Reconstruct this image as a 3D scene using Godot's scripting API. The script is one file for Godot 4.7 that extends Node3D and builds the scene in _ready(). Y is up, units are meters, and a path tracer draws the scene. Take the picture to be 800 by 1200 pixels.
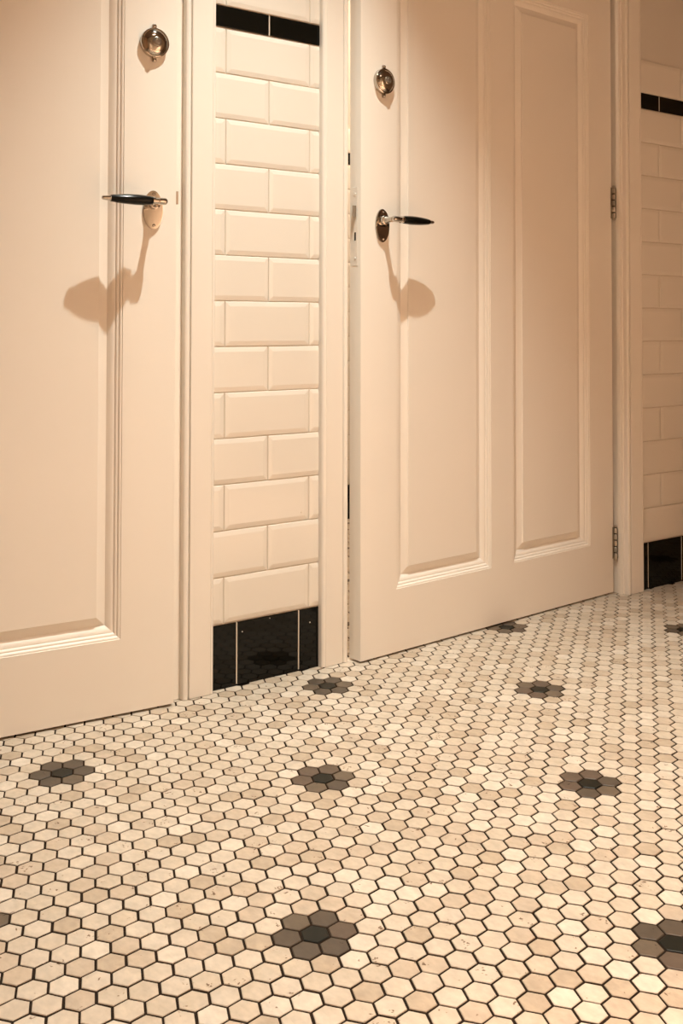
extends Node3D
# A washroom: two panelled white doors in a tiled wall, hexagon mosaic floor with grey flowers.
# World: tiled wall face is z = 0, x runs along the wall, y is up, floor is y = 0, metres.

const FOCAL := 1210.31        # pixels of the 800 x 1200 frame
const EYE := Vector3(-1.2563, 0.8043, 2.0131)
const HEX := 0.0375           # pitch of the mosaic
const HEX_TURN := -0.3905
const HEX_AT := Vector2(-0.4693, 0.8725)
const ROW := 0.102            # wall tile course
const TILE := 0.2268          # wall tile length, joint to joint
const BASE := 0.142           # top of the black base tiles
const CEIL := 2.65
const LEAF_H := 2.04
const LEAF_W := 1.005
const LEAF_T := 0.040

var rng := RandomNumberGenerator.new()
var M := {}
var cam: Camera3D
var tile_cache := {}


# ------------------------------------------------------------------ mesh builder
class MB:
	var v := PackedVector3Array()
	var n := PackedVector3Array()
	var c := PackedColorArray()
	var flip := false          # mirror x (left-handed copy of a right-handed part)
	var tint = null

	func tri_n(a: Vector3, b: Vector3, d: Vector3, na: Vector3, nb: Vector3, nd: Vector3) -> void:
		# a, b, d counter-clockwise seen from outside
		if flip:
			var s := Vector3(-1, 1, 1)
			v.append_array([a * s, b * s, d * s]); n.append_array([na * s, nb * s, nd * s])
		else:
			v.append_array([a, d, b]); n.append_array([na, nd, nb])
		if tint != null:
			c.append_array([tint, tint, tint])

	func tri(a: Vector3, b: Vector3, d: Vector3) -> void:
		var k := (b - a).cross(d - a)
		if k.length_squared() < 1e-18:
			return
		k = k.normalized()
		tri_n(a, b, d, k, k, k)

	func quad(a: Vector3, b: Vector3, d: Vector3, e: Vector3) -> void:
		tri(a, b, d); tri(a, d, e)

	func quad_n(a, b, d, e, na, nb, nd, ne) -> void:
		tri_n(a, b, d, na, nb, nd); tri_n(a, d, e, na, nd, ne)

	# box with chamfered edges
	func box(lo: Vector3, hi: Vector3, ch := 0.0) -> void:
		if ch <= 0.0:
			var p := []
			for i in 8:
				p.append(Vector3(hi.x if i & 1 else lo.x, hi.y if i & 2 else lo.y, hi.z if i & 4 else lo.z))
			quad(p[4], p[5], p[7], p[6]); quad(p[1], p[0], p[2], p[3])
			quad(p[5], p[1], p[3], p[7]); quad(p[0], p[4], p[6], p[2])
			quad(p[6], p[7], p[3], p[2]); quad(p[0], p[1], p[5], p[4])
			return
		var mid := (lo + hi) / 2.0
		var h := (hi - lo) / 2.0
		for ax in 3:
			for s in [-1.0, 1.0]:
				var u := (ax + 1) % 3
				var w := (ax + 2) % 3
				var q := []
				for k in [[-1, -1], [1, -1], [1, 1], [-1, 1]]:
					var p := Vector3.ZERO
					p[ax] = s * h[ax]; p[u] = k[0] * (h[u] - ch); p[w] = k[1] * (h[w] - ch)
					q.append(mid + p)
				if s > 0: quad(q[0], q[1], q[2], q[3])
				else: quad(q[3], q[2], q[1], q[0])
				# edges shared with axis u
				for t in [-1.0, 1.0]:
					var e := []
					for k in [[0, -1], [0, 1], [1, 1], [1, -1]]:
						var p := Vector3.ZERO
						p[ax] = s * (h[ax] - (ch if k[0] else 0.0)); p[u] = t * (h[u] - (0.0 if k[0] else ch)); p[w] = k[1] * (h[w] - ch)
						e.append(mid + p)
					if s * t > 0: quad(e[3], e[2], e[1], e[0])
					else: quad(e[0], e[1], e[2], e[3])
		for sx in [-1.0, 1.0]:
			for sy in [-1.0, 1.0]:
				for sz in [-1.0, 1.0]:
					var a := mid + Vector3(sx * h.x, sy * (h.y - ch), sz * (h.z - ch))
					var b := mid + Vector3(sx * (h.x - ch), sy * h.y, sz * (h.z - ch))
					var d := mid + Vector3(sx * (h.x - ch), sy * (h.y - ch), sz * h.z)
					if sx * sy * sz > 0: tri(a, b, d)
					else: tri(a, d, b)

	# normals of an open polyline of (p, q) whose outside is to the left of travel; two per vertex (in, out)
	static func line_normals(pl: Array, closed := false) -> Array:
		var segs := []
		var cnt := pl.size() if closed else pl.size() - 1
		for i in cnt:
			var d: Vector2 = (pl[(i + 1) % pl.size()] - pl[i]).normalized()
			segs.append(Vector2(-d.y, d.x))
		var out := []
		for i in cnt:
			var a: Vector2 = segs[i]
			var b: Vector2 = segs[i]
			var pi := (i - 1 + cnt) % cnt
			var ni := (i + 1) % cnt
			if (i > 0 or closed) and segs[pi].dot(a) > 0.8: a = (a + segs[pi]).normalized()
			if (i < cnt - 1 or closed) and segs[ni].dot(b) > 0.8: b = (b + segs[ni]).normalized()
			out.append([a, b])
		return out

	# closed profile in (x, z), counter-clockwise seen from above (+y looking down is clockwise), swept up y0..y1
	func post(pl: Array, y0: float, y1: float, caps := true) -> void:
		var nn := line_normals(pl, true)
		for i in pl.size():
			var a: Vector2 = pl[i]
			var b: Vector2 = pl[(i + 1) % pl.size()]
			var na := Vector3(nn[i][0].x, 0, nn[i][0].y)
			var nb := Vector3(nn[i][1].x, 0, nn[i][1].y)
			quad_n(Vector3(a.x, y0, a.y), Vector3(b.x, y0, b.y), Vector3(b.x, y1, b.y), Vector3(a.x, y1, a.y), na, nb, nb, na)
		if caps:
			var poly := PackedVector2Array(pl)
			var idx := Geometry2D.triangulate_polygon(poly)
			for i in range(0, idx.size(), 3):
				var p := poly[idx[i]]
				var q := poly[idx[i + 1]]
				var r := poly[idx[i + 2]]
				if (q - p).cross(r - p) < 0:
					var s := q
					q = r; r = s
				tri(Vector3(p.x, y1, p.y), Vector3(r.x, y1, r.y), Vector3(q.x, y1, q.y))
				tri(Vector3(p.x, y0, p.y), Vector3(q.x, y0, q.y), Vector3(r.x, y0, r.y))

	# lathe: profile of (radius, height) from the outer foot to the tip, along axis `up` from `at`; sx, sy stretch the section
	func lathe(pl: Array, at: Vector3, up: Vector3, segs := 32, sx := 1.0, sy := 1.0, ref := Vector3.ZERO) -> void:
		up = up.normalized()
		var e1 := ref if ref != Vector3.ZERO else (Vector3.RIGHT if absf(up.x) < 0.9 else Vector3.UP)
		e1 = (e1 - up * e1.dot(up)).normalized()
		var e2 := up.cross(e1)
		var nn := line_normals(pl)
		for i in pl.size() - 1:
			var a: Vector2 = pl[i]
			var b: Vector2 = pl[i + 1]
			for k in segs:
				var p := []
				var q := []
				for t in [k, k + 1]:
					var ang: float = TAU * t / segs
					var co := cos(ang)
					var si := sin(ang)
					var rad := e1 * co * sx + e2 * si * sy
					var rn := (e1 * co * sy + e2 * si * sx).normalized()
					p.append([at + rad * a.x + up * a.y, (-rn * nn[i][0].x - up * nn[i][0].y).normalized()])
					q.append([at + rad * b.x + up * b.y, (-rn * nn[i][1].x - up * nn[i][1].y).normalized()])
				if a.x > 1e-7: tri_n(p[0][0], p[1][0], q[1][0], p[0][1], p[1][1], q[1][1])
				if b.x > 1e-7: tri_n(p[0][0], q[1][0], q[0][0], p[0][1], q[1][1], q[0][1])

	# rectangular picture-frame ring: profile of (inset, depth) around lo..hi in the (x, y) plane, z up
	func ring(lo: Vector2, hi: Vector2, pl: Array) -> void:
		var nn := line_normals(pl)
		for i in pl.size() - 1:
			var a: Vector2 = pl[i]
			var b: Vector2 = pl[i + 1]
			var ca := [Vector2(lo.x + a.x, lo.y + a.x), Vector2(hi.x - a.x, lo.y + a.x), Vector2(hi.x - a.x, hi.y - a.x), Vector2(lo.x + a.x, hi.y - a.x)]
			var cb := [Vector2(lo.x + b.x, lo.y + b.x), Vector2(hi.x - b.x, lo.y + b.x), Vector2(hi.x - b.x, hi.y - b.x), Vector2(lo.x + b.x, hi.y - b.x)]
			var inw := [Vector2(0, 1), Vector2(-1, 0), Vector2(0, -1), Vector2(1, 0)]
			for k in 4:
				var w: Vector2 = inw[k]
				var na := Vector3(w.x * nn[i][0].x, w.y * nn[i][0].x, nn[i][0].y)
				var nb := Vector3(w.x * nn[i][1].x, w.y * nn[i][1].x, nn[i][1].y)
				var j := (k + 1) % 4
				quad_n(Vector3(ca[k].x, ca[k].y, a.y), Vector3(ca[j].x, ca[j].y, a.y), Vector3(cb[j].x, cb[j].y, b.y), Vector3(cb[k].x, cb[k].y, b.y), na, na, nb, nb)

	func mesh(m: Material) -> ArrayMesh:
		var arr := []
		arr.resize(Mesh.ARRAY_MAX)
		arr[Mesh.ARRAY_VERTEX] = v
		arr[Mesh.ARRAY_NORMAL] = n
		if c.size() == v.size():
			arr[Mesh.ARRAY_COLOR] = c
		var am := ArrayMesh.new()
		am.add_surface_from_arrays(Mesh.PRIMITIVE_TRIANGLES, arr)
		am.surface_set_material(0, m)
		return am


# ------------------------------------------------------------------ node helpers
func put(called: String, mesh: Mesh, parent: Node = self) -> MeshInstance3D:
	var o := MeshInstance3D.new()
	o.name = called
	o.mesh = mesh
	o.cast_shadow = GeometryInstance3D.SHADOW_CASTING_SETTING_ON
	parent.add_child(o, true)
	return o

func part(called: String, mb: MB, m: Material, parent: Node, label := "") -> MeshInstance3D:
	var o := put(called, mb.mesh(m), parent)
	if label: o.set_meta("label", label)
	return o

func root(called: String, label: String, category: String, kind := "", at := Vector3.ZERO) -> Node3D:
	var o := Node3D.new()
	o.name = called
	add_child(o, true)
	o.position = at
	o.set_meta("label", label)
	o.set_meta("category", category)
	if kind: o.set_meta("kind", kind)
	return o

func slab(called: String, lo: Vector3, hi: Vector3, m: Material, label: String, category: String) -> MeshInstance3D:
	var mb := MB.new()
	mb.box(lo, hi)
	var o := part(called, mb, m, self)
	o.set_meta("label", label); o.set_meta("category", category); o.set_meta("kind", "structure")
	return o

func lin(r: float, g: float, b: float) -> Color:
	return Color(r, g, b).linear_to_srgb()

func mat(called: String, col: Color, rough: float, metal := 0.0, spec := 0.5) -> StandardMaterial3D:
	var m := StandardMaterial3D.new()
	m.resource_name = called
	m.albedo_color = col
	m.roughness = rough
	m.metallic = metal
	m.metallic_specular = spec
	M[called] = m
	return m


# ------------------------------------------------------------------ light and view
func view() -> void:
	cam = Camera3D.new()
	cam.name = "camera"
	add_child(cam)
	cam.basis = Basis(Vector3.UP, -0.6283) * Basis(Vector3.RIGHT, 0.0264) * Basis(Vector3.BACK, 0.0016)
	cam.position = EYE
	cam.near = 0.05
	cam.far = 50.0
	cam.projection = Camera3D.PROJECTION_FRUSTUM
	cam.keep_aspect = Camera3D.KEEP_HEIGHT
	cam.size = 1200.0 / FOCAL * cam.near
	cam.frustum_offset = Vector2(0, -(600.0 - 348.04) / FOCAL * cam.near)
	cam.current = true
	var env := Environment.new()
	env.background_mode = Environment.BG_COLOR
	env.background_color = Color.BLACK
	env.tonemap_mode = Environment.TONE_MAPPER_LINEAR
	env.tonemap_exposure = 1.08
	env.sdfgi_enabled = true
	env.ssao_enabled = true
	env.ssil_enabled = true
	var we := WorldEnvironment.new()
	we.name = "world_environment"
	we.environment = env
	add_child(we)


func downlight(at: Vector3, energy: float, angle: float, hue: Vector3, label: String, bulb := 0.014, aim := Vector3.DOWN) -> void:
	var t := root("unseen_ceiling_lamp", label, "downlight", "", at)
	var r := MB.new()
	r.lathe([Vector2(bulb + 0.020, 0.0), Vector2(bulb + 0.020, 0.003), Vector2(bulb + 0.015, 0.006), Vector2(bulb + 0.006, 0.005), Vector2(bulb + 0.002, 0.002), Vector2(bulb + 0.002, 0.0)], Vector3.ZERO, Vector3.DOWN, 40)
	part("trim_ring", r, M.chrome, t)
	var l := MB.new()
	l.lathe([Vector2(bulb, 0.0), Vector2(bulb, 0.002), Vector2(bulb * 0.6, 0.004), Vector2(0.0, 0.0045)], Vector3.ZERO, Vector3.DOWN, 32)
	part("lamp_lens", l, M.lamp, t)
	var s := SpotLight3D.new()
	s.name = "lamp_light"
	t.add_child(s)
	s.position = Vector3(0, -0.02, 0)
	s.basis = Basis.looking_at(aim, Vector3.FORWARD)
	s.light_color = lin(hue.x, hue.y, hue.z)
	s.light_energy = energy
	s.light_size = bulb
	s.spot_angle = angle
	s.spot_angle_attenuation = 1.0
	s.spot_range = 12.0
	s.spot_attenuation = 2.0
	s.shadow_enabled = true


# ------------------------------------------------------------------ materials
func noise_image(size: int, fn: Callable) -> ImageTexture:
	var im := Image.create(size, size, true, Image.FORMAT_RGB8)
	for y in size:
		for x in size:
			im.set_pixel(x, y, fn.call(x, y))
	im.generate_mipmaps()
	return ImageTexture.create_from_image(im)

func materials() -> void:
	mat("paint", lin(0.80, 0.745, 0.67), 0.42)
	mat("casing_paint", lin(0.80, 0.745, 0.67), 0.40)
	mat("plaster", lin(0.52, 0.47, 0.40), 0.8)
	mat("upper_paint", lin(0.66, 0.61, 0.54), 0.7)
	mat("unseen_facing_wall", lin(0.80, 0.70, 0.56), 0.8)
	mat("unseen_warm_wall", lin(0.66, 0.46, 0.30), 0.8)
	mat("unseen_dark_wall", lin(0.30, 0.22, 0.16), 0.8)
	mat("unseen_dark_ceiling", lin(0.24, 0.18, 0.13), 0.8)
	mat("glaze", lin(0.755, 0.705, 0.63), 0.16)
	mat("black_glaze", lin(0.004, 0.004, 0.003), 0.05, 0.0, 0.34)
	mat("wall_grout", lin(0.60, 0.53, 0.44), 0.85)
	mat("floor_grout", lin(0.022, 0.014, 0.009), 0.9, 0.0, 0.2)
	mat("chrome", lin(0.50, 0.46, 0.41), 0.08, 1.0)
	mat("steel", lin(0.40, 0.36, 0.31), 0.30, 1.0)
	mat("ebony", lin(0.005, 0.005, 0.004), 0.13, 0.0, 0.30)
	mat("slot_dark", lin(0.012, 0.010, 0.008), 0.7)
	mat("fleck", lin(0.7, 0.62, 0.5), 0.8)
	var lamp := mat("lamp", lin(1, 0.9, 0.75), 0.4)
	lamp.emission_enabled = true
	lamp.emission = lin(1.0, 0.85, 0.65)
	lamp.emission_energy_multiplier = 6.0
	# stone of the mosaic: fine mottling, faint veins, few brown scuffs; multiplied with each tile's own tone
	var n1 := FastNoiseLite.new()
	n1.seed = 11; n1.frequency = 0.012; n1.fractal_octaves = 4
	var n2 := FastNoiseLite.new()
	n2.seed = 29; n2.frequency = 0.045; n2.fractal_octaves = 3
	var n3 := FastNoiseLite.new()
	n3.seed = 5; n3.frequency = 0.03; n3.noise_type = FastNoiseLite.TYPE_SIMPLEX; n3.fractal_octaves = 2
	var n4 := FastNoiseLite.new()
	n4.seed = 77; n4.frequency = 0.10; n4.fractal_octaves = 3
	var stone := mat("stone", Color.WHITE, 0.46, 0.0, 0.36)
	stone.vertex_color_use_as_albedo = true
	stone.uv1_triplanar = true
	stone.uv1_world_triplanar = true
	stone.uv1_scale = Vector3(1.7, 1.7, 1.7)
	stone.albedo_texture = noise_image(1024, func(x, y):
		var t: float = 0.95 + 0.05 * n1.get_noise_2d(x, y) + 0.05 * n2.get_noise_2d(x, y * 0.6)
		var vein: float = 1.0 - clampf(absf(n3.get_noise_2d(x * 0.7, y)) * 30.0, 0.0, 1.0)
		t -= 0.035 * vein
		var sc: float = smoothstep(0.12, 0.30, n2.get_noise_2d(x + 400.0, y + 90.0)) * smoothstep(0.02, 0.22, n4.get_noise_2d(x, y)) * smoothstep(0.36, 0.47, n1.get_noise_2d(x * 0.9 + 900.0, y * 0.9))
		var k: Color = Color(t, t * (0.995 - 0.008 * n1.get_noise_2d(y, x)), t * (0.99 - 0.02 * n1.get_noise_2d(y, x)))
		return k.lerp(Color(0.36, 0.25, 0.17), 0.75 * sc))
	stone.roughness_texture = null


# ------------------------------------------------------------------ floor
func to_pixel(p: Vector3) -> Vector2:
	var q := cam.basis.inverse() * (p - EYE)
	if q.z > -0.02: return Vector2(-9999, -9999)
	return Vector2(400.0 - FOCAL * q.x / q.z, 348.04 + FOCAL * q.y / q.z)

func hex_at(i: int, j: int) -> Vector3:
	var lx := i + 0.5 * j
	var ly := j * sqrt(3.0) / 2.0
	return Vector3(HEX_AT.x + HEX * (lx * cos(HEX_TURN) - ly * sin(HEX_TURN)), 0, HEX_AT.y - HEX * (lx * sin(HEX_TURN) + ly * cos(HEX_TURN)))

func hex_mesh(mb: MB, at: Vector3, turn: float, tilt: Vector2, grow := 0.0) -> void:
	# hexagon whose flat sides face the six neighbours
	var r := (HEX - 0.0033 + grow) / sqrt(3.0)
	var top := []
	var rim := []
	var foot := []
	for k in 6:
		var a := HEX_TURN + PI / 6.0 + k * PI / 3.0 + turn
		var d := Vector3(cos(a), 0, -sin(a))
		var lift: float = d.x * tilt.x + d.z * tilt.y
		top.append(at + d * (r - 0.0011) + Vector3(0, lift, 0))
		rim.append(at + d * r + Vector3(0, lift - 0.0007, 0))
		foot.append(at + d * r + Vector3(0, -0.006, 0))
	for k in range(1, 5):
		mb.tri(top[0], top[k], top[k + 1])
	for k in 6:
		var j := (k + 1) % 6
		mb.quad(rim[k], rim[j], top[j], top[k])
		mb.quad(foot[k], foot[j], rim[j], rim[k])

func floor_tiles() -> void:
	rng.seed = 4711
	var f := root("floor", "cream hexagon mosaic floor with dark grout and scattered grey flowers", "floor", "structure")
	var bed := MB.new()
	bed.box(Vector3(-2.2, -0.12, -1.6), Vector3(2.8, -0.0016, 2.6))
	part("grout_bed", bed, M.floor_grout, f, "dark brown floor grout")
	var tones := [Vector3(0.66, 0.575, 0.475), Vector3(0.61, 0.52, 0.42), Vector3(0.57, 0.475, 0.375), Vector3(0.53, 0.43, 0.33), Vector3(0.485, 0.385, 0.290), Vector3(0.59, 0.50, 0.40)]
	var weight := PackedFloat32Array([0.8, 1.5, 1.4, 1.1, 0.55, 1.2])
	var petals := [Vector3(0.118, 0.086, 0.062), Vector3(0.096, 0.071, 0.052), Vector3(0.140, 0.102, 0.073)]
	# where the flowers are: lattice of (-4, 14) and (14, -4) steps
	var flower := {}
	var ring := [Vector2i(1, 0), Vector2i(0, 1), Vector2i(-1, 1), Vector2i(-1, 0), Vector2i(0, -1), Vector2i(1, -1)]
	for a in range(-9, 10):
		for b in range(-9, 10):
			var ctr := Vector2i(-4 * a + 14 * b, 14 * a - 4 * b)
			flower[ctr] = 2
			for q in ring: flower[ctr + q] = 1
	var cells := []
	for i in range(-120, 140):
		for j in range(-120, 140):
			var p := hex_at(i, j)
			if p.x < -2.0 or p.x > 2.45 or p.z < -1.43 or p.z > 2.38: continue
			# nothing lies under the solid pier and wall
			if p.z < -0.012 and p.z > -0.115 and ((p.x > -0.22 and p.x < 0.20) or p.x > 1.27 or p.x < -1.30): continue
			var px := to_pixel(p)
			var seen := px.x > -6.0 and px.x < 806.0 and px.y < 1206.0 and px.y > 640.0 and p.z > 0.02
			cells.append({"p": p, "id": Vector2i(i, j), "seen": seen, "d": (p - EYE).length()})
	cells.sort_custom(func(x, y): return x.d < y.d)
	var shared := []          # a few tile shapes per tone, each with its own tilt and turn
	for t in tones:
		var set := []
		for k in 5:
			var mb := MB.new()
			mb.tint = Color(t.x, t.y, t.z)
			hex_mesh(mb, Vector3.ZERO, rng.randf_range(-0.015, 0.015), Vector2(rng.randf_range(-0.0003, 0.0003), rng.randf_range(-0.0003, 0.0003)), rng.randf_range(-0.0005, 0.0003))
			set.append(mb.mesh(M.stone))
		shared.append(set)
	var petal_mesh := []
	for t in petals:
		var mb := MB.new()
		mb.tint = Color(t.x, t.y, t.z)
		hex_mesh(mb, Vector3.ZERO, 0.005, Vector2(0.0001, -0.0001))
		petal_mesh.append(mb.mesh(M.stone))
	var heart := MB.new()
	heart.tint = Color(0.010, 0.008, 0.006)
	hex_mesh(heart, Vector3.ZERO, 0.0, Vector2.ZERO)
	var heart_mesh := heart.mesh(M.stone)
	var rest := MB.new()
	var count := 0
	for q in cells:
		var what: int = flower.get(q.id, 0)
		var jit := Vector3(rng.randf_range(-0.0004, 0.0004), rng.randf_range(-0.0003, 0.0002), rng.randf_range(-0.0004, 0.0004))
		var at: Vector3 = q.p + jit
		var pick := rng.rand_weighted(weight)
		var alt := rng.randi() % 5
		var pet := rng.randi() % 3
		if q.seen and what == 2:
			put("flower_heart_tile", heart_mesh, f).position = at
		elif q.seen and what == 1:
			put("flower_petal_tile", petal_mesh[pet], f).position = at
		elif q.seen and what == 0 and count < 300:
			put("hexagon_tile", shared[pick][alt], f).position = at
			count += 1
		else:
			var t: Vector3 = tones[pick] if what == 0 else (petals[pet] if what == 1 else Vector3(0.010, 0.008, 0.006))
			rest.tint = Color(t.x, t.y, t.z)
			hex_mesh(rest, at, (alt - 2) * 0.006, Vector2((alt - 2) * 0.00012, (pet - 1) * 0.0002))
	var o := part("mosaic_tiles", rest, M.stone, f)
	o.set_meta("kind", "stuff")


# ------------------------------------------------------------------ wall tiles
# one glazed tile centred on its own face, w x h; bevels only on the sides that are not cut (l, r)
func tile_mesh(w: float, h: float, l: bool, r: bool, black: bool) -> ArrayMesh:
	var key := "%d %d %s %s %s" % [roundi(w * 1e4), roundi(h * 1e4), l, r, black]
	if tile_cache.has(key): return tile_cache[key]
	var mb := MB.new()
	var bev := 0.0015 if black else 0.011
	var dep := 0.0008 if black else 0.0015
	var soft := 0.0 if black else 0.0012
	var x0 := -w / 2.0
	var x1 := w / 2.0
	var y0 := -h / 2.0
	var y1 := h / 2.0
	# three nested rectangles: foot, rim, slope top, face
	var rects := []
	for q in [[0.0, -0.008], [0.0, -dep - soft], [soft, -dep], [bev, 0.0]]:
		var ins: float = q[0]
		var a := x0 + (ins if l else 0.0)
		var b := x1 - (ins if r else 0.0)
		rects.append([Vector3(a, y0 + ins, q[1]), Vector3(b, y0 + ins, q[1]), Vector3(b, y1 - ins, q[1]), Vector3(a, y1 - ins, q[1])])
	for k in 3:
		for e in 4:
			var j := (e + 1) % 4
			mb.quad(rects[k][e], rects[k][j], rects[k + 1][j], rects[k + 1][e])
	mb.quad(rects[3][0], rects[3][1], rects[3][2], rects[3][3])
	var m := mb.mesh(M.black_glaze if black else M.glaze)
	tile_cache[key] = m
	return m

# courses of tiles on the face z = 0 of `parent`; joint = x of a joint in the even courses
func lay_course(parent: Node3D, called: String, x0: float, x1: float, y0: float, y1: float, joint: float, length: float, gap: float, black: bool) -> void:
	var k := floori((x0 - joint) / length)
	while joint + k * length < x1:
		var a := joint + k * length + gap / 2.0
		var b := joint + (k + 1) * length - gap / 2.0
		var l := a >= x0
		var r := b <= x1
		a = maxf(a, x0); b = minf(b, x1)
		k += 1
		if b - a < 0.006: continue
		var o := put(called, tile_mesh(b - a, y1 - y0 - gap, l, r, black), parent)
		o.position = Vector3((a + b) / 2.0, (y0 + y1) / 2.0, rng.randf_range(-0.0003, 0.0002))
		o.rotation = Vector3(rng.randf_range(-0.0025, 0.0025), rng.randf_range(-0.0015, 0.0015), 0) if not black else Vector3.ZERO

func tiled(parent: Node3D, x0: float, x1: float, joint: float, base_joint: float) -> void:
	lay_course(parent, "black_base_tile", x0, x1, -0.002, BASE, base_joint, 0.1655, 0.0035, true)
	for k in 13:       # k counts up from the base: odd courses carry the joint at `joint`
		var j := joint if k % 2 == 1 else joint + TILE / 2.0
		lay_course(parent, "bevelled_wall_tile", x0, x1, BASE + k * ROW, BASE + (k + 1) * ROW, j, TILE, 0.0018, false)
	var y := BASE + 13 * ROW
	lay_course(parent, "black_border_tile", x0, x1, y, y + 0.051, joint, TILE, 0.0032, true)
	lay_course(parent, "bevelled_wall_tile", x0, x1, y + 0.051, y + 0.153, joint + TILE / 2.0, TILE, 0.0018, false)


# ------------------------------------------------------------------ the room
func shell() -> void:
	rng.seed = 99
	var top := BASE + 13 * ROW + 0.153
	var w := root("wall_back", "tiled wall between and beside the two white doors", "wall", "structure")
	var mb := MB.new()
	var zb := -0.12
	mb.box(Vector3(-0.228, 0, zb), Vector3(0.211, CEIL, -0.010))
	mb.box(Vector3(1.257, 0, zb), Vector3(2.6, CEIL, -0.010))
	mb.box(Vector3(-2.0, 0, zb), Vector3(-1.285, CEIL, -0.010))
	mb.box(Vector3(-1.285, 2.075, zb), Vector3(-0.228, CEIL, -0.010))
	mb.box(Vector3(0.211, 2.075, zb), Vector3(1.257, CEIL, -0.010))
	part("plaster", mb, M.upper_paint, w, "plain plaster above the tiles")
	var g := MB.new()
	for s in [[-0.205, 0.205], [1.257, 2.6], [-2.0, -1.285]]:
		g.box(Vector3(s[0], 0.003, -0.0105), Vector3(s[1], top - 0.001, -0.0036))
	# fuller joints between the black tiles
	var y0 := BASE + 13 * ROW
	for s in [[-0.150, 0.142], [1.329, 2.59]]:
		g.box(Vector3(s[0], 0.004, -0.0040), Vector3(s[1], BASE - 0.003, -0.0012))
		g.box(Vector3(s[0], y0 + 0.003, -0.0040), Vector3(s[1], y0 + 0.048, -0.0012))
	part("tile_grout", g, M.wall_grout, w, "cream grout between wall tiles")
	tiled(w, -0.151, 0.143, 0.0, -0.080)
	tiled(w, 1.327, 2.595, 1.4319, 1.3638)
	# flecks of dried paint on the glaze
	for q in [[-0.0665, 0.117, 0.0014], [0.006, 0.135, 0.0011], [0.1165, 0.107, 0.0016], [0.092, 0.366, 0.0018]]:
		var b := MB.new()
		b.lathe([Vector2(q[2], 0.0), Vector2(q[2] * 0.8, q[2] * 0.5), Vector2(0, q[2] * 0.7)], Vector3.ZERO, Vector3.BACK, 8)
		part("paint_fleck", b, M.fleck, w).position = Vector3(q[0], q[1], 0.0)
	slab("unseen_wall_left", Vector3(-2.1, 0, -1.6), Vector3(-2.0, CEIL, 2.6), M.unseen_warm_wall, "unseen side wall beyond the first door, toned tan to warm the left-facing edges", "wall")  # out of view; tan tone warms light bounced onto left-facing edges
	slab("unseen_wall_right", Vector3(2.6, 0, -1.6), Vector3(2.7, CEIL, 2.6), M.unseen_dark_wall, "unseen side wall past the tiled corner, toned dark to dim the tiles near it", "wall")  # out of view; dark tone cuts bounced light at the right end
	slab("unseen_wall_front", Vector3(-2.0, 0, 2.4), Vector3(2.6, CEIL, 2.5), M.unseen_facing_wall, "unseen cream wall facing the two doors, placed to bounce lamp light onto them", "wall")  # out of view; stands close to bounce lamp light onto the doors
	slab("ceiling", Vector3(-2.1, CEIL, -1.6), Vector3(2.7, CEIL + 0.1, 2.6), M.unseen_dark_ceiling, "unseen ceiling over the washroom, toned dark to keep the upper wall dim", "ceiling")  # out of view; dark tone keeps bounced light off the upper wall
	# the cubicle seen through the gap of the second door
	var r := root("wall_rear", "tiled cubicle wall seen through the gap of the open door", "wall", "structure", Vector3(0, 0, -1.44))
	var rb := MB.new()
	rb.box(Vector3(-2.0, 0, -0.1), Vector3(2.6, CEIL, -0.010))
	part("plaster", rb, M.plaster, r)
	var rg := MB.new()
	rg.box(Vector3(0.3, 0, -0.0105), Vector3(1.6, top - 0.001, -0.0036))
	part("tile_grout", rg, M.wall_grout, r)
	tiled(r, 0.85, 1.6, 1.2, 1.1)
	slab("wall_partition", Vector3(-0.05, 0, -1.45), Vector3(0.03, CEIL, -0.12), M.plaster, "plain partition between the two cubicles behind the doors", "wall")
	slab("wall_cubicle", Vector3(1.6, 0, -1.45), Vector3(1.68, CEIL, -0.12), M.plaster, "plain end wall of the cubicle behind the open door", "wall")


# profile of a casing: u from the door side outwards, z out of the wall; dir = +1 towards +x
func casing_profile(x: float, dir: float) -> Array:
	var p := [Vector2(0, -0.010), Vector2(0, 0.0110)]
	for k in range(0, 9):
		var a := PI - k * PI / 8.0
		p.append(Vector2(0.0068 + 0.0068 * cos(a), 0.0115 + 0.0047 * sin(a)))
	p.append_array([Vector2(0.0140, 0.0085), Vector2(0.0152, 0.0085), Vector2(0.0158, 0.0140), Vector2(0.0168, 0.0150), Vector2(0.0640, 0.0158), Vector2(0.0648, 0.0146), Vector2(0.0658, 0.0146), Vector2(0.0666, 0.0156)])
	for k in range(1, 6):
		var a := PI / 2.0 - k * PI / 10.0
		p.append(Vector2(0.0680 + 0.0075 * cos(a), 0.0082 + 0.0072 * sin(a)))
	p.append(Vector2(0.0755, -0.010))
	var out := []
	for q in p: out.append(Vector2(x + dir * q.x, q.y))
	# keep one sense of travel
	if dir < 0: out.reverse()
	return out

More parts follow.
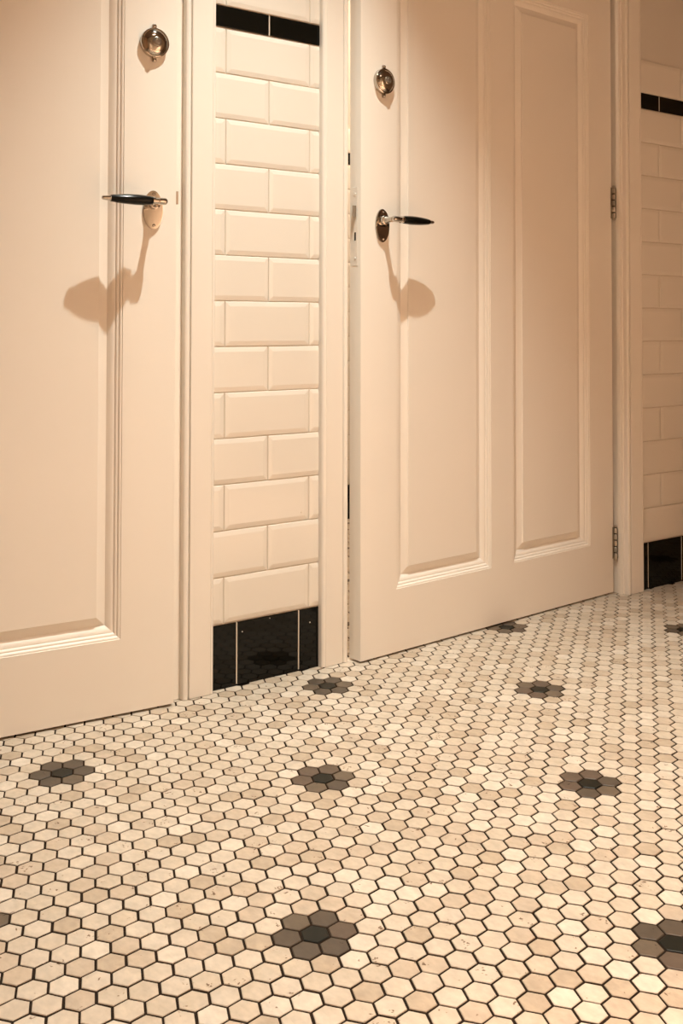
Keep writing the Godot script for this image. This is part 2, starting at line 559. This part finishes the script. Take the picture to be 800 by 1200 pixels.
func frame(called: String, label: String, jl: float, jr: float, bl: float, br: float, left_stop: bool) -> void:
	# jl, jr: faces of the jambs towards the opening; bl, br: door side of the casings
	var t := root(called, label, "door frame", "structure", Vector3((jl + jr) / 2.0, 0, 0))
	var ox := -(jl + jr) / 2.0
	for s in [[bl, -1.0], [br, 1.0]]:
		var mb := MB.new()
		mb.post(casing_profile(s[0] + ox, s[1]), 0.0012, 2.09)
		part("casing", mb, M.casing_paint, t)
	var h := MB.new()
	h.box(Vector3(bl + ox - 0.0755, 2.0905, -0.010), Vector3(br + ox + 0.0755, 2.17, 0.016), 0.002)
	part("head_casing", h, M.casing_paint, t)
	for s in [[jl, -1.0], [jr, 1.0]]:
		var mb := MB.new()
		var a: float = s[0] + ox
		var b: float = s[0] + ox + s[1] * 0.0355
		mb.box(Vector3(minf(a, b), 0, -0.1205), Vector3(maxf(a, b), 2.0745, 0.0005), 0.0012)
		part("jamb", mb, M.casing_paint, t)
		var st := MB.new()
		var c: float = a - s[1] * 0.012
		st.box(Vector3(minf(a, c), 0, -0.115), Vector3(maxf(a, c), 2.062, -0.085), 0.001)
		part("door_stop", st, M.casing_paint, t)
		if s[1] > 0.0 and not left_stop:
			var no := MB.new()
			no.box(Vector3(a - 0.0030, 0, -0.0165), Vector3(a, 2.05, -0.0035), 0.0010)
			part("jamb_bead", no, M.casing_paint, t)
	var hj := MB.new()
	hj.box(Vector3(jl + ox, 2.052, -0.1205), Vector3(jr + ox, 2.0745, 0.0005), 0.001)
	part("head_jamb", hj, M.casing_paint, t)


# ------------------------------------------------------------------ doors
func moulding_profile() -> Array:
	var p := [Vector2(-0.0002, 0.0), Vector2(0.0008, -0.0016)]
	# three beads stepping down into the panel
	for b in [[0.0008, 0.0068, -0.0016, 0.0022], [0.0070, 0.0132, -0.0052, 0.0022]]:
		for k in range(0, 6):
			var t := k / 5.0
			p.append(Vector2(lerpf(b[0], b[1], t), b[2] - 0.0026 * t + b[3] * sin(PI * t) * 0.55))
	p.append(Vector2(0.0134, -0.0090))
	for k in range(0, 9):
		var t := k / 8.0
		p.append(Vector2(lerpf(0.0136, 0.0285, t), -0.0086 - 0.0074 * (1.0 - cos(t * PI / 2.0))))
	return p

func door(called: String, label: String, at: Vector3, turn: float, mirror: bool, handle_s: float, turn_s: float, reach: float) -> Node3D:
	var d := root(called, label, "door", "structure", at)
	d.rotation.y = turn
	var sx := -1.0 if mirror else 1.0
	var lo := 0.005
	var pa := [0.1165, 0.461]
	var pb := [0.552, 0.892]
	var py := [0.157, 1.722]
	# stiles with rounded outer edges
	var r := 0.0022
	for s in [[0.0, pa[0], true], [pb[1], LEAF_W, false]]:
		var mb := MB.new()
		mb.flip = mirror
		var pr := []
		if s[2]:
			pr = [Vector2(s[0], -LEAF_T), Vector2(s[0], -r), Vector2(s[0] + r * 0.3, -r * 0.3), Vector2(s[0] + r, 0), Vector2(s[1], 0), Vector2(s[1], -LEAF_T)]
		else:
			pr = [Vector2(s[0], -LEAF_T), Vector2(s[0], 0), Vector2(s[1] - r, 0), Vector2(s[1] - r * 0.3, -r * 0.3), Vector2(s[1], -r), Vector2(s[1], -LEAF_T)]
		mb.post(pr, lo, LEAF_H)
		part("stile", mb, M.paint, d)
	for s in [[pa[0], pb[1], lo, py[0], "rail"], [pa[0], pb[1], py[1], LEAF_H, "rail"], [pa[1], pb[0], py[0], py[1], "muntin"]]:
		var mb := MB.new()
		mb.flip = mirror
		mb.box(Vector3(s[0], s[2], -LEAF_T), Vector3(s[1], s[3], 0))
		part(s[4], mb, M.paint, d)
	var prof := moulding_profile()
	for s in [pa, pb]:
		var a := Vector2(s[0], py[0])
		var b := Vector2(s[1], py[1])
		var f := MB.new()
		f.flip = mirror
		var fp := [Vector2(0.0283, -0.0162), Vector2(0.0300, -0.0162), Vector2(0.0470, -0.0100), Vector2(0.0474, -0.0080), Vector2(0.0486, -0.0074)]
		f.ring(a, b, fp)
		var i := Vector2(0.0486, 0.0486)
		f.quad(Vector3(a.x + i.x, a.y + i.y, -0.0074), Vector3(b.x - i.x, a.y + i.y, -0.0074), Vector3(b.x - i.x, b.y - i.y, -0.0074), Vector3(a.x + i.x, b.y - i.y, -0.0074))
		f.box(Vector3(a.x, a.y, -0.032), Vector3(b.x, b.y, -0.024))
		var pn := part("panel", f, M.paint, d)
		var m := MB.new()
		m.flip = mirror
		m.ring(a, b, prof)
		part("moulding", m, M.paint, pn)
	handle(d, Vector3(sx * handle_s, 1.057, 0.0), sx, reach)
	thumb_turn(d, Vector3(sx * turn_s, 1.398, 0.0))
	# mortice lock on the edge
	var pl := MB.new()
	pl.flip = mirror
	pl.box(Vector3(-0.0006, 0.945, -0.031), Vector3(0.001, 1.135, -0.011), 0.0003)
	var plate := part("lock_plate", pl, M.paint, d, "painted lock plate on the door edge")
	var bo := MB.new()
	bo.flip = mirror
	bo.post([Vector2(0.0, -0.027), Vector2(-0.004, -0.027), Vector2(-0.011, -0.018), Vector2(-0.011, -0.0165), Vector2(0.0, -0.0165)], 1.062, 1.090)
	part("latch_bolt", bo, M.steel, plate, "dull steel latch bolt")
	var sl := MB.new()
	sl.flip = mirror
	sl.box(Vector3(-0.0009, 1.006, -0.0235), Vector3(0.0, 1.026, -0.0175), 0.0002)
	part("bolt_slot", sl, M.slot_dark, plate)
	for y in [1.118, 0.963]:
		var sc := MB.new()
		sc.flip = mirror
		sc.lathe([Vector2(0.0035, 0.0), Vector2(0.0030, 0.0009), Vector2(0.0, 0.0011)], Vector3(-0.0006, y, -0.021), Vector3.LEFT, 14)
		part("screw", sc, M.paint, plate)
	return d

func screw(parent: Node, at: Vector3, size := 0.003) -> void:
	var mb := MB.new()
	mb.lathe([Vector2(size, 0.0), Vector2(size * 0.9, size * 0.35), Vector2(size * 0.5, size * 0.6), Vector2(0, size * 0.68)], Vector3.ZERO, Vector3.BACK, 16)
	part("screw", mb, M.chrome, parent).position = at

func handle(d: Node3D, at: Vector3, sx: float, z: float) -> void:
	# oval chrome plate, neck and lever with a turned black grip pointing away from the door edge
	var plate := MB.new()
	var c := Vector3(0, -0.0125, 0)
	plate.lathe([Vector2(1.0, 0.0), Vector2(1.0, 0.0038), Vector2(0.975, 0.0054), Vector2(0.92, 0.0064), Vector2(0.86, 0.0068), Vector2(0.80, 0.0068), Vector2(0.6, 0.0078), Vector2(0.3, 0.0085), Vector2(0.0, 0.0088)], c, Vector3.BACK, 48, 0.0215, 0.0405, Vector3.RIGHT)
	var h := part("lever_handle", plate, M.chrome, d, "chrome lever handle with black grip on oval plate")
	h.position = at
	screw(h, Vector3(0, 0.0205, 0.0066), 0.0034)
	screw(h, Vector3(0, -0.0455, 0.0066), 0.0034)
	var neck := MB.new()
	neck.lathe([Vector2(0.0125, 0.0), Vector2(0.0125, 0.008), Vector2(0.0115, 0.0105), Vector2(0.0092, 0.0115), Vector2(0.0088, 0.014), Vector2(0.0070, 0.018), Vector2(0.0062, 0.026), Vector2(0.0062, z - 0.022), Vector2(0.0068, z - 0.014), Vector2(0.0068, z - 0.006)], Vector3(0, 0, 0.006), Vector3.BACK, 28)
	part("neck", neck, M.chrome, h)
	var along := Vector3(sx, 0, 0)
	var col := MB.new()
	col.lathe([Vector2(0.0, -0.0100), Vector2(0.0045, -0.0095), Vector2(0.0066, -0.0078), Vector2(0.0074, -0.0050), Vector2(0.0074, 0.0080), Vector2(0.0060, 0.0092), Vector2(0.0060, 0.0165), Vector2(0.0085, 0.0175), Vector2(0.0085, 0.0225), Vector2(0.0, 0.0225)], Vector3(0, 0, z), along, 28, 1.0, 1.24, Vector3.UP)
	part("ferrule", col, M.chrome, h)
	var grip := MB.new()
	var gp := [Vector2(0.0, 0.0222)]
	for q in [[0.0074, 0.0222], [0.0086, 0.0240], [0.0096, 0.032], [0.0104, 0.044], [0.0107, 0.055], [0.0104, 0.068], [0.0097, 0.082], [0.0086, 0.095], [0.0073, 0.106], [0.0066, 0.1105], [0.0, 0.1105]]:
		gp.append(Vector2(q[0], q[1]))
	grip.lathe(gp, Vector3(0, 0, z), along, 32, 1.0, 1.24, Vector3.UP)
	part("grip", grip, M.ebony, h, "turned black grip")
	var tip := MB.new()
	tip.lathe([Vector2(0.0, 0.1100), Vector2(0.0062, 0.1100), Vector2(0.0062, 0.1120), Vector2(0.0056, 0.1140), Vector2(0.0046, 0.1220), Vector2(0.0042, 0.1255), Vector2(0.0030, 0.1275), Vector2(0.0, 0.1282)], Vector3(0, 0, z), along, 24, 1.0, 1.24, Vector3.UP)
	part("end_cap", tip, M.chrome, h)

func thumb_turn(d: Node3D, at: Vector3) -> void:
	var mb := MB.new()
	mb.lathe([Vector2(0.0310, 0.0), Vector2(0.0312, 0.0085), Vector2(0.0306, 0.0102), Vector2(0.0290, 0.0112), Vector2(0.0270, 0.0110), Vector2(0.0262, 0.0116), Vector2(0.0240, 0.0138), Vector2(0.0205, 0.0160), Vector2(0.0165, 0.0174), Vector2(0.0125, 0.0182), Vector2(0.0100, 0.0184)], Vector3.ZERO, Vector3.BACK, 48)
	var t := part("privacy_dome", mb, M.chrome, d, "round chrome dome with small central knob")
	t.position = at
	var k := MB.new()
	k.lathe([Vector2(0.0102, 0.0180), Vector2(0.0098, 0.0200), Vector2(0.0086, 0.0208), Vector2(0.0080, 0.0198), Vector2(0.0064, 0.0198), Vector2(0.0060, 0.0212), Vector2(0.0060, 0.0240), Vector2(0.0054, 0.0252), Vector2(0.0042, 0.0254), Vector2(0.0036, 0.0240), Vector2(0.0, 0.0238)], Vector3.ZERO, Vector3.BACK, 28)
	part("knob", k, M.steel, t, "small dull central knob")
	for s in [-1.0, 1.0]:
		var lug := MB.new()
		lug.box(Vector3(-0.0046, minf(s * 0.0290, s * 0.0400), 0.0), Vector3(0.0046, maxf(s * 0.0290, s * 0.0400), 0.0060), 0.0012)
		part("lug", lug, M.chrome, t)
		screw(t, Vector3(0, s * 0.0362, 0.0060), 0.0034)

func hinges(d: Node3D) -> void:
	for y in [0.151, 1.172, 1.86]:
		var h := Node3D.new()
		h.name = "hinge"
		d.add_child(h, true)
		h.position = Vector3(LEAF_W + 0.0035, y, 0.0052)
		h.set_meta("label", "steel butt hinge with five knuckles")
		for k in 5:
			var mb := MB.new()
			var c := -0.0462 + k * 0.0188
			mb.lathe([Vector2(0.0, c), Vector2(0.0060, c + 0.0002), Vector2(0.0066, c + 0.0010), Vector2(0.0066, c + 0.0146), Vector2(0.0060, c + 0.0154), Vector2(0.0, c + 0.0156)], Vector3.ZERO, Vector3.UP, 18)
			part("knuckle", mb, M.steel, h)
		var pin := MB.new()
		pin.lathe([Vector2(0.0042, -0.046), Vector2(0.0042, 0.046)], Vector3.ZERO, Vector3.UP, 12)
		part("pin", pin, M.slot_dark, h)
		for s in [-1.0, 1.0]:
			var f := MB.new()
			f.lathe([Vector2(0.0040, 0.0), Vector2(0.0046, 0.0020), Vector2(0.0040, 0.0048), Vector2(0.0, 0.0062)], Vector3(0, s * 0.0470, 0), Vector3(0, s, 0), 14)
			part("pin_tip", f, M.steel, h)
		for s in [-1.0, 1.0]:
			var lf := MB.new()
			lf.box(Vector3(minf(0.0, s * 0.009), -0.047, -0.0066), Vector3(maxf(0.0, s * 0.009), 0.047, -0.0046), 0.0004)
			part("hinge_leaf", lf, M.steel, h)


func _ready() -> void:
	materials()
	view()
	downlight(Vector3(-0.05, CEIL, 0.60), 6.6, 37.0, Vector3(0.97, 1.0, 0.91), "small chrome ceiling downlight above the tiled strip between the doors")
	downlight(Vector3(-0.06, CEIL, 1.6), 5.8, 48.0, Vector3(1.0, 0.75, 0.56), "unseen wide round ceiling lamp, placed to light the doors and floor softly", 0.2)  # out of view, wide so that it lights the doors without sharp shadows
	downlight(Vector3(0.7, CEIL, 2.02), 51.0, 23.0, Vector3(1.0, 0.71, 0.54), "unseen small ceiling lamp, placed to bounce warm light off the wall facing the open door")  # out of view; reaches the doors as warm light off the facing wall
	downlight(Vector3(-0.75, CEIL, 2.02), 16.0, 23.0, Vector3(1.0, 0.71, 0.54), "unseen small ceiling lamp, placed to bounce warm light off the wall facing the closed door")  # unseen; warms the first door by light off the facing wall
	downlight(Vector3(1.1, CEIL, -0.95), 4.0, 66.0, Vector3(1.0, 0.78, 0.58), "unseen small ceiling lamp, placed to light the cubicle behind the open door")  # unseen; set to brighten what shows through the door gap
	shell()
	floor_tiles()
	frame("trim_1", "white moulded frame of the nearly shut door without visible hinges", -1.265, -0.2460, -1.283, -0.2215, true)
	frame("trim_2", "white moulded frame of the hinged door that stands ajar", 0.2215, 1.2455, 0.2160, 1.2510, false)
	door("door_1", "nearly shut white panelled door with black-gripped lever, no hinges showing", Vector3(-0.249, 0, 0.0265), deg_to_rad(-5.0), true, 0.053, 0.053, 0.056)
	var d2 := door("door_2", "white panelled door standing ajar with two hinges in view", Vector3(0.232, 0, 0.043), deg_to_rad(4.0), false, 0.067, 0.071, 0.050)
	hinges(d2)
